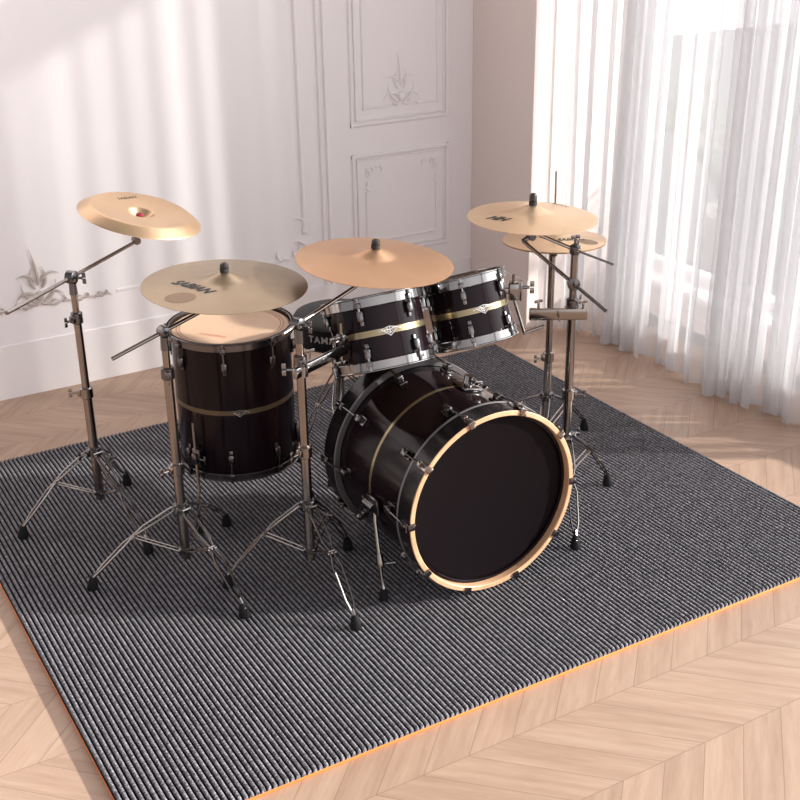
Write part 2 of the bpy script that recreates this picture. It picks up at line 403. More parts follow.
# outside
struct(MB().box((9.0, 3.0, -.12), (10.4, 18, .1)).build('terrace', M['terrace']))
def blade(mb, p, d, ln, wd, droop):
    p = V(p); d = V(d).normalized(); s = d.cross(V((0,0,1))).normalized(); vs = []; n = 6
    for i in range(n+1):
        t = i/n; w_ = wd*math.sin(PI*(.12+.86*t))
        vs += [p - s*w_, p + V((0,0,.15*w_)), p + s*w_]
        p = p + d*ln/n; d = (d + V((0,0,-droop/n))).normalized()
    mb.add(vs, [f for i in range(n) for f in ((3*i,3*i+1,3*i+4,3*i+3),(3*i+1,3*i+2,3*i+5,3*i+4))])
def palm(x, y, h, name, label, lm, spread=.5, fronds=16, pot=True):
    r = thing(name, label, 'plant', (x, y, -.07), 'plants seen through the sheer curtain')
    MB().lathe([(.0,-.07),(.15,-.07),(.19,.23),(.20,.25),(.17,.25),(.16,.2),(0,.2)], 24, Matrix.Translation((x,y,0))).build('pot', M['pot'], r)
    st = MB(); lv = MB()
    for k in range(fronds):
        a = k*2.4+random.random(); zt = h*(.55+.45*random.random())
        pts = [V((x,y,.18))]; d = V((math.cos(a)*.32, math.sin(a)*.32, 1)).normalized()
        for i in range(9):
            pts.append(pts[-1] + d*(zt/8)); d = (d + V((math.cos(a)*.10*spread*2, math.sin(a)*.10*spread*2, -.09))).normalized()
        st.tube(pts, [.007-.0005*i for i in range(10)], 5)
        for i in range(2, 10):
            dd = (pts[i]-pts[i-1]).normalized(); s = dd.cross(V((0,0,1))).normalized()
            for sg in (-1, 1):
                for q in (0, .5): blade(lv, pts[i-1].lerp(pts[i], q), dd*.7 + s*sg + V((0,0,.1)), .12, .013, .6)
    st.build('stem', M['stem'], r); lv.build('leaves', lm, r, sharp=3)
random.seed(11)
palm(4.55, 5.25, .90, 'palm', 'feathery potted palm outside the window, leftmost of the plants behind the sheer curtain', M['leaf_grey'], .22)
palm(4.60, 4.42, .95, 'palm', 'feathery potted palm outside the window, middle plant behind the sheer curtain', M['leaf'], .22)
palm(4.60, 3.60, .85, 'palm', 'feathery potted palm outside the window, rightmost plant behind the sheer curtain', M['leaf_grey'], .22)

# ------------------------------------------------------------------ the mat
X0, X1, Y0, Y1 = .487, 2.796, 1.984, 3.985
rug = thing('sound_mat', 'dark grey ribbed carpet mat with orange backing under the drum kit', 'mat', ((X0+X1)/2, (Y0+Y1)/2, 0))
MB().box(((X0+X1)/2, (Y0+Y1)/2, .0048), (X1-X0, Y1-Y0, .0096), bevel=.001).build('backing', M['backing'], rug, label='bright orange backing layer showing at the edge')
nr = 160; pitch = (X1-X0)/nr; pr = []
for i in range(nr):
    x = X0 + i*pitch
    for t_, z in ((.0,.0125), (.10,.016), (.26,.0205), (.5,.022), (.74,.0205), (.90,.016)): pr.append((x+t_*pitch, z))
pr.append((X1,.0125))
k = len(pr); ys = [Y0, Y0+.006, Y1-.006, Y1]
vs = []; 
for j, yy in enumerate(ys):
    for x, z in pr: vs.append((x, yy, z - (.003 if j in (0,3) else 0)))
for yy in (Y0, Y1):
    for x, z in pr: vs.append((x, yy, .0096))
fs = [(j*k+i, j*k+i+1, (j+1)*k+i+1, (j+1)*k+i) for j in range(3) for i in range(k-1)]
fs += [(4*k+i, 4*k+i+1, i+1, i) for i in range(k-1)] + [(3*k+i, 3*k+i+1, 5*k+i+1, 5*k+i) for i in range(k-1)]
fs += [(4*k, 0, k, 2*k, 3*k, 5*k), (5*k-1, k-1, 2*k-1, 3*k-1, 4*k-1, 6*k-1)]
p_ = MB(); p_.add(vs, fs)
pile = p_.build('ribbed_pile', M['pile'], rug, sharp=1.2)

# ------------------------------------------------------------------ drums
def ring(mb, R0, R1, z0, z1, A, n=72, bev=.0015, mi=0, mis=None):
    b_ = bev
    pr = [(R0,z0+b_),(R0+b_,z0),(R1-b_,z0),(R1,z0+b_),(R1,z1-b_),(R1-b_,z1),(R0+b_,z1),(R0,z1-b_)]
    mb.lathe(pr, n, A, closed=True, mi=mi, mis=mis)
def emblem(name, parent, A, R, ang, z, s, mtl):
    """small scrolled diamond badge wrapped on the shell"""
    mb = MB()
    def pt(u, v, h=.0015): a = ang + u/R; return A @ V(((R+h)*math.cos(a), (R+h)*math.sin(a), z+v))
    def line(pts, r): mb.tube([pt(u*s, v*s) for u, v in pts], r*s, 6)
    plate = [(-1.0,.12),(-.6,.32),(0,.46),(.6,.32),(1.0,.12),(.5,-.2),(0,-.62),(-.5,-.2)]
    pb = MB(); pv = [pt(u*s, v*s, .0008) for u, v in plate] + [pt(0, 0, .0008)]; pb.add(pv, [(i, (i+1)%8, 8) for i in range(8)])
    line([(-.95,.12),(-.6,.28),(0,.42),(.6,.28),(.95,.12)], .05)
    line([(-.95,.12),(-.5,-.12),(0,-.55),(.5,-.12),(.95,.12)], .075)
    line([(-.62,.10),(-.3,.2),(0,.02),(.3,.2),(.62,.10)], .06)
    line([(-.35,.0),(0,-.3),(.35,.0)], .05); line([(0,.36),(0,-.25)], .055)
    line([(-1.25,.0),(-1.1,.14),(-.95,.12),(-1.02,-.02),(-1.15,.04)], .05); line([(1.25,.0),(1.1,.14),(.95,.12),(1.02,-.02),(1.15,.04)], .05)
    e_ = mb.build(name, mtl, parent); pb.build('plate', M['lacquer'], e_, sharp=3); return e_
def lug(parent, A, R, ang, zhoop, zlug, up, mtl, big=1.0, rodr=.0032):
    """ear at the hoop, tension rod, and teardrop lug on the shell (one lug assembly)"""
    c, s = math.cos(ang), math.sin(ang); rad = V((c,s,0)); tn = V((-s,c,0))
    F = Matrix((tn, rad, V((0,0,1)))).transposed().to_4x4()
    l = MB(A)
    F2 = F.copy(); F2.translation = rad*(R+.008) + V((0,0,zlug))
    l.box((0,0,0), (.019*big,.018,.034*big), F2, bevel=.0075)
    F3 = F.copy(); F3.translation = rad*(R+.003) + V((0,0,zlug-up*.008)); l.box((0,0,0), (.012*big,.008,.040*big), F3, bevel=.0025)
    lo = l.build('lug', mtl, parent)
    r = MB(A); r.tube([A.inverted() @ (A @ (rad*(R+.014)+V((0,0,zhoop+up*.010)))), rad*(R+.014)+V((0,0,zlug))], rodr, 8)
    F4 = F.copy(); F4.translation = rad*(R+.013) + V((0,0,zhoop)); r.box((0,0,0), (.016,.014,.016), F4, bevel=.002)
    r.tube([rad*(R+.014)+V((0,0,zhoop+up*.006)), rad*(R+.014)+V((0,0,zhoop+up*.019))], .0052, 8)
    r.build('tension_rod', mtl, parent)
def drum(name, label, base, A, R, Lh, nl, phase, badge_ang, hoopm, lugm, hoop_h=.030, stripe=.022, stripem='gold', ringed=True, bs=.017, lugz=.05, big=1.0):
    root = thing(name, label, 'drum', base)
    s = MB(A); s.lathe([(R-.008,.006),(R,.006),(R,Lh/2-stripe/2)], 80); s.v = s.v; 
    s = MB(A); ring(s, R-.008, R, .006, Lh-.006, Matrix(), 96, .001); s.build('shell', M['lacquer'], root)
    s = MB(A); ring(s, R-.001, R+.0006, Lh/2-stripe/2, Lh/2+stripe/2, Matrix(), 96, .0003); s.build('stripe', M[stripem], root, label='thin gold band round the middle of the shell')
    for z0, z1, nm in ((Lh-hoop_h+.010, Lh+.012, 'top_hoop'), (-.012, hoop_h-.012, 'bottom_hoop')):
        h = MB(A); ring(h, R+.003, R+.0115, z0, z1, Matrix(), 96, .002)
        ring(h, R+.001, R+.0135, z1-.006 if nm == 'top_hoop' else z0, z1 if nm == 'top_hoop' else z0+.006, Matrix(), 96, .002)
        h.build(nm, hoopm, root)
    h = MB(A); h.lathe([(0,Lh),(R-.012,Lh),(R-.006,Lh+.001),(R+.002,Lh-.004),(R+.0035,Lh-.010)], 96)
    hd = h.build('drum_head', M['head'], root, sharp=3)
    if ringed:
        for rr in (R-.030, R-.021):
            q = MB(A); q.lathe([(rr,Lh+.0012),(rr+.0022,Lh+.0012)], 96); q.f = q.f[:96]; q.mi = q.mi[:96]; q.build('head_ring', M['head_ring'], hd)
    h = MB(A); h.lathe([(R+.0035,.006),(R-.006,-.001),(0,0)], 96); h.build('resonant_head', M['head'], root, sharp=3)
    for k in range(nl):
        a = phase + 2*PI*k/nl
        lug(root, A, R, a, Lh-hoop_h/2+.004, Lh-lugz-.012, 1, lugm, big); lug(root, A, R, a, hoop_h/2-.004, lugz+.012, -1, lugm, big)
    emblem('badge', root, A, R, badge_ang, Lh/2, bs, M['badge'] if hoopm is M['bright_chrome'] else M['chrome'])
    return root, hd

D = math.radians
# floor tom
FT = (1.286, 3.241, .211); FR = .183; FL = .425
ft, fthead = drum('floor_tom', 'deep black floor tom with tan drum head on three legs, beneath the front left cymbal', (FT[0], FT[1], RUG), Matrix.Translation(FT), FR, FL, 8, D(-111.6-8), D(-109), M['dark_chrome'], M['dark_chrome'], hoop_h=.024, bs=.022, stripe=.015, stripem='dim_gold')
for a in (-151, -31, 89):
    a = D(a); r = V((math.cos(a), math.sin(a), 0)); c = V((FT[0], FT[1], 0)); tn = V((-r.y, r.x, 0))
    lg = MB(); p = c + r*(FR+.026)
    lg.tube([p+V((0,0,.395)), p+V((0,0,.16)), p+r*.012+V((0,0,.13)), p+r*.012+V((0,0,.045))], .0050, 10)
    lo = lg.build('leg', M['chrome'], ft)
    MB().tube([p+r*.012+V((0,0,RUG+.001)), p+r*.012+V((0,0,RUG+.012)), p+r*.012+V((0,0,RUG+.036)), p+r*.012+V((0,0,RUG+.042))], [.014,.0145,.010,.007], 14).build('rubber_foot', M['rubber'], lo)
    F = Matrix((tn, r, V((0,0,1)))).transposed().to_4x4(); F.translation = c + r*(FR+.014) + V((0,0,.275))
    bk = MB(); bk.box((0,0,0), (.030,.028,.062), F, bevel=.005); bk.box((0,.018,0), (.020,.014,.034), F, bevel=.004)
    w0 = c + r*(FR+.026) + V((0,0,.275)); bk.tube([w0, w0+tn*.035], .004, 8); bk.box((.036,.012,0), (.008,.010,.03), F, bevel=.003)
    bk.build('leg_bracket', M['dark_chrome'], ft)
q = MB(); zz = FT[2]+FL+.0016
a0 = D(-45-8); cx_, cy_ = 1.212-.004, 3.196-.006
writing(q, 'CANOPUS', .018, lambda u, v: V((cx_ + math.cos(a0)*u - math.sin(a0)*v, cy_ + math.sin(a0)*u + math.cos(a0)*v, zz)), spacing=1.1)
q.build('lettering', M['red_ink'], fthead, label='small red lettering near the rim')

# rack toms
def tilt_matrix(center, ax, Lh):
    q_ = V((0,0,1)).rotation_difference(V(ax)); m_ = q_.to_matrix().to_4x4(); m_.translation = V(center) - V(ax).normalized()*Lh/2; return m_
def toM(name, label, c, ax, R, Lh, nl, phase, badge):
    A = tilt_matrix(c, ax, Lh); base = A.translation.copy()
    return drum(name, label, base, A, R, Lh, nl, phase, badge, M['bright_chrome'], M['lug_chrome'], hoop_h=.030, bs=.026, stripe=.018, big=1.0, lugz=.028)[0], A
T1 = V((1.56, 2.80, .703)); AX1 = V((0,.36,.933)).normalized(); T1R, T1L = .134, .185
tom1, A1 = toM('rack_tom', 'black rack tom with gold stripe, left of the pair, under the plain bronze cymbal', T1, AX1, T1R, T1L, 6, D(-134), D(-119+15))
T2 = V((1.876, 2.812, .704)); AX2 = V((-.05,.34,.94)).normalized(); T2R, T2L = .118, .182
tom2, A2 = toM('rack_tom', 'black rack tom with gold stripe, right of the pair, joined to the right stand', T2, AX2, T2R, T2L, 6, D(-124), D(-124+24))

# bass drum: local z = towards the front (-Y)
BC = V((1.685, 2.388, RUG+.2775)); BR, BL = .256, .50
AB = Matrix(((1,0,0),(0,0,-1),(0,1,0))).to_4x4(); AB.translation = BC + V((0,BL,0))     # z=0 rear, z=BL front
bass = thing('bass_drum', 'large black bass drum with maple front hoop and black front head, on its side', 'drum', (BC.x, BC.y+BL/2, RUG))
s = MB(AB); ring(s, BR-.008, BR, .02, BL-.02, Matrix(), 128, .001); s.build('shell', M['lacquer'], bass)
s = MB(AB); ring(s, BR-.001, BR+.0008, BL/2-.0055, BL/2+.0055, Matrix(), 128, .0003); s.build('stripe', M['gold'], bass, label='gold band round the middle of the shell')
h = MB(AB); HR0, HR1 = .2575, .2725
pr = [(HR0,BL-.066),(HR1-.001,BL-.066),(HR1,BL-.065),(HR1,BL-.002),(HR1-.002,BL),(HR0+.002,BL),(HR0,BL-.002)]
h.lathe(pr, 128, closed=True, mis=[0,0,0,1,1,1,1]); h.build('front_hoop', [M['black_hoop'], M['maple']], bass, label='maple-edged front hoop, black outside')
h = MB(AB); h.lathe([(r, BL-z) for r, z in pr], 128, closed=True, mis=[0,0,0,0,0,0,0]); h.build('rear_hoop', [M['black_hoop']], bass)
for z0 in (BL-.072, .064):
    h = MB(AB); ring(h, BR+.0005, HR1+.002, z0, z0+.008, Matrix(), 128, .0015); h.build('hoop_inlay', M['grey_inlay'], bass)
h = MB(AB); h.lathe([(0,BL-.030),(BR-.014,BL-.030),(BR-.006,BL-.028),(BR+.001,BL-.036)], 128); h.build('front_head', M['black_head'], bass, sharp=3)
h = MB(AB); h.lathe([(BR+.001,.036),(BR-.006,.028),(0,.030)], 128); h.build('batter_head', M['head'], bass, sharp=3)
for front in (1, 0):
    for k in range(10):
        a = D(-1 + 36*k); rad = V((math.cos(a), math.sin(a), 0)); tn = V((-rad.y, rad.x, 0))
        zf = BL if front else 0; dz = -1 if front else 1
        F = Matrix((tn, rad, V((0,0,1)))).transposed().to_4x4()
        c = MB(AB); F1 = F.copy(); F1.translation = rad*(HR1+.004) + V((0,0,zf+dz*.016)); c.box((0,0,0), (.020,.008,.038), F1, bevel=.002)
        F1 = F.copy(); F1.translation = rad*(HR1-.003) + V((0,0,zf-dz*.003)); c.box((0,0,0), (.020,.022,.006), F1, bevel=.002)
        F1 = F.copy(); F1.translation = rad*(HR1+.009) + V((0,0,zf+dz*.028)); c.box((0,0,0), (.014,.012,.016), F1, bevel=.003)
        cl = c.build('claw', M['dark_chrome'] if not (front and k in (1,2,3,4)) else M['chrome'], bass)
        r = MB(AB); r.tube([rad*(HR1+.010)+V((0,0,zf+dz*.004)), rad*(BR+.020)+V((0,0,zf+dz*.115))], .0032, 8)
        r.tube([rad*(HR1+.010)+V((0,0,zf+dz*.003))-tn*.013, rad*(HR1+.010)+V((0,0,zf+dz*.003))+tn*.013], .003, 8) if k in (0,5) else None
        r.build('tension_rod', M['dark_chrome'], bass)
        l = MB(AB); F1 = F.copy(); F1.translation = rad*(BR+.012) + V((0,0,zf+dz*.118)); l.box((0,0,0), (.020,.026,.030), F1, bevel=.006)
        F1.translation = rad*(BR+.002) + V((0,0,zf+dz*.122)); l.box((0,0,0), (.026,.006,.040), F1, bevel=.0025)
        l.build('lug', M['dark_chrome'], bass)
# spurs
for sx, foot in ((-1, V((1.392, 2.505, RUG))), (1, V((1.985, 2.52, RUG)))):
    top = V((BC.x + sx*.262, 2.60, .262)); mid = top.lerp(foot, .60)
    sp = MB(); sp.tube([top, top + V((sx*.006,-.01,-.04)), mid], .0062, 10)
    sp.tube([mid - (foot-mid)*.25, mid, mid + (foot-mid)*.12], [.0095,.0115,.0085], 12)
    sp.tube([mid, foot + V((0,0,.03))], .0045, 8)
    so = sp.build('spur', M['chrome'], bass)
    MB().tube([foot+V((0,0,.001)), foot+V((0,0,.02)), foot+V((0,0,.034))], [.013,.012,.007], 12).build('rubber_foot', M['rubber'], so)
    kb = MB(); kb.tube([mid+V((sx*-.012,-.012,0)), mid+V((sx*-.03,-.025,.004))], .0035, 8); kb.ball(mid+V((sx*-.032,-.027,.004)), .006); kb.build('thumb_screw', M['bright_chrome'], so)
    br = MB(); F = align((BC.x + sx*.259, 2.605, .27), (sx,0,-.1), (0,1,0)); br.box((0,0,.004), (.062,.052,.014), F, bevel=.005)
    br.tube([F @ V((-.02,0,.014)), F @ V((.03,0,.014))], .013, 12); br.box((.036,.0,.016), (.008,.034,.010), F, bevel=.003)
    br.build('spur_bracket', M['dark_chrome'], bass)
# tom mount plate on top of the shell
mp = MB(); F = align((1.745, 2.62, BC.z+.250), (.23,0,1), (1,0,0)); mp.box((0,0,.004), (.06,.075,.012), F, bevel=.004)
mp.tube([F @ V((0,0,.006)), F @ V((0,0,.036))], .015, 16); mp.tube([F @ V((0,-.012,.024)), F @ V((0,-.045,.028))], .004, 8); mp.box((0,-.048,.03), (.026,.006,.014), F, bevel=.003)
mp.build('mount_plate', M['bright_chrome'], bass)

# ------------------------------------------------------------------ cymbals
def cym_h(r, R, kind):
    if kind == 'china':
        if r < .028: return -.012 - .008*math.cos(PI*r/.056)
        if r < .045: return -.012 + .018*(r-.028)/.017
        if r < .80*R: return .006 + .010*((r-.045)/(.8*R-.045))
        return .016 - .024*((r-.80*R)/(.2*R))**1.2
    rb = .072
    bow = .021*(1-(r/R)**1.6)
    q_ = min(1.0, r/rb)
    return bow + .018*.5*(1+math.cos(PI*q_))
def cymbal(name, label, c, n, R, mtl, kind='crash', flip=False, group=None):
    A = align(c, n)
    S = -1 if flip else 1
    prof = [R*i/60 for i in range(61)]; prof[0] = .006
    mb = MB(); top = [(r, S*cym_h(r,R,kind)) for r in prof]; bot = [(r, S*cym_h(r,R,kind)-.0012) for r in prof][::-1]
    mb.lathe(top+bot, 96, closed=True)
    o = mb.build(name, mtl, None, sharp=1.2); o.matrix_world = A; tag(o, label, 'cymbal', group)
    return o, A, (lambda r: S*cym_h(r, R, kind))
def on_cymbal(name, parent, hf, fill, mtl, label=None, lift=.0006):
    """local child whose points lie on the cymbal surface"""
    mb = MB(); fill(mb, lambda x, y: V((x, y, hf(math.hypot(x,y)) + lift)))
    me_parent = parent; o = mb.build(name, mtl, None, sharp=3); o.parent = parent
    if label: o['label'] = label
    return o
def cym_text(parent, A, hf, body, p_world, dir_world, size, **kw):
    """text centred at world xy p on the cymbal, baseline along world direction"""
    Ai = A.inverted(); lp = Ai @ V(p_world); d = (Ai.to_3x3() @ V(dir_world)); a = math.atan2(d.y, d.x)
    def fill(mb, surf): writing(mb, body, size, lambda u, v: surf(lp.x + math.cos(a)*u - math.sin(a)*v, lp.y + math.sin(a)*u + math.cos(a)*v), **kw)
    return on_cymbal('lettering', parent, hf, fill, M['black_ink'])
def oval(parent, hf, x, y, a, ra, rb, A):
    def fill(mb, surf):
        n = 28; vs = [surf(x, y)]
        for k_ in (1,2,3):
            vs += [surf(x + math.cos(a)*ra*k_/3*math.cos(2*PI*i/n) - math.sin(a)*rb*k_/3*math.sin(2*PI*i/n), y + math.sin(a)*ra*k_/3*math.cos(2*PI*i/n) + math.cos(a)*rb*k_/3*math.sin(2*PI*i/n)) for i in range(n)]
        fs = [(0, 1+i, 1+(i+1)%n) for i in range(n)] + [(1+k_*n+i, 1+(k_+1)*n+i, 1+(k_+1)*n+(i+1)%n, 1+k_*n+(i+1)%n) for k_ in (0,1) for i in range(n)]
        mb.add(vs, fs)
    on_cymbal('stamp', parent, hf, fill, M['stamp'], 'faint oval maker stamp', .0004)
CY = dict(china=(V((1.160,3.615,.921)), V((.204,-.154,1)), .194), B=(V((1.156,2.93,.876)), V((.034,-.037,1)), .226),
          C=(V((1.544,2.785,.915)), V((.068,-.057,1)), .220), E=(V((2.157,2.888,.925)), V((.028,-.011,1)), .200), D=(V((2.36,3.036,.786)), V((.019,.038,1)), .170))
c, n, R = CY['china']; ch, ACH, hch = cymbal('china_cymbal', 'bronze cymbal with downturned rim tilted high on the leftmost stand', c, n, R, M['bronze_mid'], 'china')
c, n, R = CY['B']; cb, AB_, hb = cymbal('crash_cymbal', 'dull bronze cymbal with black lettering above the floor tom', c, n, R, M['bronze_dull'])
cym_text(cb, AB_, hb, 'SABIAN', c+V((-.100,-.010,0)), V((.055,-.131,0)), .040, shear=.45, bold=.002)
la = AB_.inverted() @ (c+V((-.152,-.064,0))); oval(cb, hb, la.x, la.y, D(-35), .042, .032, AB_)
c, n, R = CY['C']; cc, AC_, hc = cymbal('ride_cymbal', 'plain warm bronze cymbal without lettering, above the left rack tom', c, n, R, M['bronze_warm'])
c, n, R = CY['E']; ce, AE_, he = cymbal('crash_cymbal', 'light bronze cymbal lettered HH, topmost at the right of the kit', c, n, R, M['bronze_light'])
cym_text(ce, AE_, he, 'HH', c+V((-.128,.006,0)), V((.027,-.067,0)), .044, shear=.45, bold=.0022)
cym_text(ce, AE_, he, 'SABIAN', c+V((.160,.08,0)), V((.005,-.10,0)), .026, shear=.3, bold=.0004)
c, n, R = CY['D']; cd, AD_, hd_ = cymbal('hi_hat_cymbal', 'upper of the two hi-hat cymbals, lettered bronze, beneath the HH cymbal', c, n, R, M['bronze_light'])
cym_text(cd, AD_, hd_, 'SABIAN', c+V((.006,-.078,0)), V((.085,-.030,0)), .027, shear=.3, bold=.0009)
la = AD_.inverted() @ (c+V((.050,-.112,0))); oval(cd, hd_, la.x, la.y, D(-25), .034, .024, AD_)
n_ = n.normalized(); cd2, _, _ = cymbal('hi_hat_cymbal', 'lower of the two hi-hat cymbals, facing down, on the rear right stand', c - n_*.004, n, R, M['bronze_light'], flip=True)
q = c = CY['china'][0]
cym_text(ch, ACH, hch, 'SABIAN', c+V((-.010,.112,0)), V((.063,.020,0)), .022, shear=.2)

# ------------------------------------------------------------------ stands
def wing(mb, p, d, s=1.0):
    """wing screw at p pointing along d"""
    p, d = V(p), V(d).normalized(); a, b_ = frame_of(d)
    mb.tube([p, p+d*.018*s], .0038*s, 8); F = align(p+d*.02*s, d, V((0,0,1)) if abs(d.z) < .9 else V((1,0,0)))
    mb.box((.008*s,0,.004*s), (.014*s,.004*s,.010*s), F, bevel=.0015*s); mb.box((-.008*s,0,.004*s), (.014*s,.004*s,.010*s), F, bevel=.0015*s)
def collar(mb, c, z, r, h=.03, wd=None):
    mb.lathe([(r*.8,z-h/2),(r+.002,z-h/2),(r+.0055,z-h/2+.003),(r+.0055,z+h/2-.003),(r+.002,z+h/2),(r*.8,z+h/2)], 20, Matrix.Translation((c[0],c[1],0)))
    if wd is not None:
        d = V((math.cos(wd), math.sin(wd), 0)); p = V((c[0],c[1],z)) + d*(r+.002)
        F = align(p, d, (0,0,1)); mb.box((0,0,.004), (.022,.018,.014), F, bevel=.003); wing(mb, p+d*.010, d)
def leg(root, c, foot, zh, zl, mtl=None):
    """double-braced tripod leg: two bars meeting at the middle and at the foot, and a brace"""
    c = V((c[0],c[1],0)); foot = V((foot[0],foot[1],RUG)); d = (foot-c); d.z = 0; Rr = d.length; d.normalize(); s = V((-d.y,d.x,0))
    def P(t_): # bowed path
        r = .020 + (Rr-.020)*t_; z = zh + (RUG+.032-zh)*(t_**1.0) + .022*math.sin(PI*t_)
        return c + d*r + V((0,0,z))
    prof = [(0,.011),(.06,.013),(.36,.013),(.45,.0055),(.52,.0055),(.60,.013),(.86,.011),(.96,.004),(1,.004)]
    mb = MB()
    for sg in (-1, 1): mb.tube([P(t_) + s*sg*w_ for t_, w_ in prof], .0033, 8)
    mb.tube([P(.46)-s*.010, P(.46)+s*.010], .0038, 8); mb.tube([P(0)-s*.016, P(0)+s*.016], .0045, 8); mb.tube([P(.93), P(1.02)], .006, 10)
    lo = mb.build('leg', mtl or M['leg_chrome'], root)
    f = MB(); q0 = foot + V((0,0,.001)); up = (P(.96)-foot).normalized()
    f.tube([q0, q0+V((0,0,.006)), foot+V((0,0,.016))+up*.012, foot+V((0,0,.016))+up*.026], [.0155,.0165,.0125,.009], 14); f.build('rubber_foot', M['rubber'], lo)
    b_ = MB(); lowp = c + d*.016 + V((0,0,zl)); q1 = P(.47)
    for sg in (-1, 1): b_.tube([lowp + s*sg*.009, q1 + s*sg*.009 - V((0,0,.004))], .0026, 6)
    b_.tube([q1 - s*.014 - V((0,0,.004)), q1 + s*.014 - V((0,0,.004))], .0042, 8)
    b_.build('brace', M['bright_chrome'] if False else M['chrome'], lo)
def tripod(root, c, feet, zh, zl, sections, wd):
    """sections: list of (z0, z1, radius); collars at each change"""
    for i, (z0, z1, r) in enumerate(sections):
        MB().tube([(c[0],c[1],z0),(c[0],c[1],z1)], r, 20).build('tube', M['chrome'], root)
    for i, (z0, z1, r) in enumerate(sections[1:]):
        mb = MB(); collar(mb, c, z0, sections[i][2], .036, wd + i*1.1); mb.build('collar', M['dark_chrome'] if i % 2 else M['chrome'], root)
    hub = MB(); collar(hub, c, zh, sections[0][2]+.003, .028, wd+.8); hl = MB(); collar(hl, c, zl, sections[0][2]+.001, .016)
    for ft_ in feet:
        d = V((ft_[0]-c[0], ft_[1]-c[1], 0)).normalized(); F = align(V((c[0],c[1],0))+d*.016+V((0,0,zh)), d, (0,0,1)); hub.box((0,0,0), (.020,.016,.014), F, bevel=.003)
        F = align(V((c[0],c[1],0))+d*.013+V((0,0,zl)), d, (0,0,1)); hl.box((0,0,0), (.012,.012,.010), F, bevel=.002)
    hub.build('hub', M['dark_chrome'], root); hl.build('brace_collar', M['dark_chrome'], root)
    for ft_ in feet: leg(root, c, ft_, zh, zl)
def boom(root, J, E, T, rt=.0058, gearr=.0195, side=None):
    J, E, T = V(J), V(E), V(T)
    d = (E-J).normalized(); sd = d.cross(V((0,0,1))).normalized() if side is None else V(side)
    g_ = MB(); g_.tube([J - sd*.014, J - sd*.012, J + sd*.012, J + sd*.014], [gearr*.8, gearr, gearr, gearr*.8], 20)
    g_.tube([J - V((0,0,.052)), J - V((0,0,.03)), J - V((0,0,.006))], [.0125,.0115,.0105], 16); wing(g_, J + sd*.013, sd, 1.15)
    g_.build('boom_joint', M['dark_chrome'], root)
    MB().tube([T, E], rt, 12).build('boom_arm', M['chrome'], root)
def tilter(root, E, c, n, nutm=None, hf=None, felt='black_felt', nutlen=.013, china=False, drop=.040):
    """gear tilter at E carrying the cymbal centred at c with normal n"""
    E, c, n = V(E), V(c), V(n).normalized(); a, b_ = frame_of(n)
    top = c + n*(hf(.006))
    q = c - n*drop
    mb = MB(); mb.tube([q - a*.011, q + a*.011], .0125, 16); mb.tube([E, q], .0075, 10); mb.tube([q, q+n*.014], [.010,.007], 12)
    mb.build('tilter', M['dark_chrome'], root)
    MB().tube([q, top + n*.020], .0028, 8).build('stem', M['chrome'], root)
    MB().tube([top - n*.014, top - n*.003], .013, 16).build('lower_felt', M['black_felt'], root)
    MB().tube([top + n*.0005, top + n*.011], .0125, 16).build('felt', M[felt], root)
    nm_ = M['felt'] if china else M['plastic']
    w_ = MB(); w_.tube([top+n*.0115, top+n*.014, top+n*.0115+n*nutlen*.75, top+n*.0115+n*nutlen], [.0100,.0122,.0122,.0085], 14); w_.tube([top+n*.0115+n*nutlen, top+n*.0135+n*nutlen], .003, 8)
    w_.build('wing_nut', nm_, root)

# 1: leftmost, china
S1 = (.855, 3.362)
st1 = thing('cymbal_stand', 'leftmost boom cymbal stand, smoked chrome tripod holding the tilted cymbal with the downturned rim', 'cymbal stand', (*S1, RUG), 'boom cymbal stands of the drum kit')
tripod(st1, S1, ((.610,3.395),(.912,3.103),(1.003,3.566)), .272, .130, [(.105,.47,.0140),(.47,.71,.0118),(.71,.80,.0100)], D(150))
cC, nC, _ = CY['china']; J = V((*S1, .835)); nn = nC.normalized(); E = cC - nn*.093
boom(st1, J, E, J + (J-E)*.84); tilter(st1, E, cC, nC, hf=hch, felt='felt', nutlen=.010, china=True, drop=.088)
# 2: front left, crash over the floor tom
S2 = (.966, 2.915)
st2 = thing('cymbal_stand', 'boom cymbal stand in front of the floor tom, holding the dull bronze lettered cymbal', 'cymbal stand', (*S2, RUG), 'boom cymbal stands of the drum kit')
tripod(st2, S2, ((.705,2.992),(1.022,2.633),(1.180,3.130)), .250, .112, [(.085,.375,.0140),(.375,.665,.0130),(.665,.76,.0105)], D(190))
cC, nC, _ = CY['B']; J = V((*S2, .785)); E = cC - nC.normalized()*.045 + V((-.02,0,0))
boom(st2, J, E, J - (E-J)*.90, rt=.0058, gearr=.016); tilter(st2, E, cC, nC, hf=hb)
# 3: front middle, ride over left tom
S3 = (1.246, 2.664)
st3 = thing('cymbal_stand', 'boom cymbal stand between floor tom and bass drum, holding the plain bronze cymbal', 'cymbal stand', (*S3, RUG), 'boom cymbal stands of the drum kit')
tripod(st3, S3, ((1.257,2.421),(1.042,2.797),(1.435,2.800)), .296, .150, [(.120,.46,.0140),(.46,.725,.0125),(.725,.80,.0105)], D(200))
cC, nC, _ = CY['C']; J = V((*S3, .828)); E = cC - nC.normalized()*.040 + V((-.02,-.01,0))
boom(st3, J, E, J - (E-J)*.20, rt=.0055, gearr=.017); tilter(st3, E, cC, nC, hf=hc)
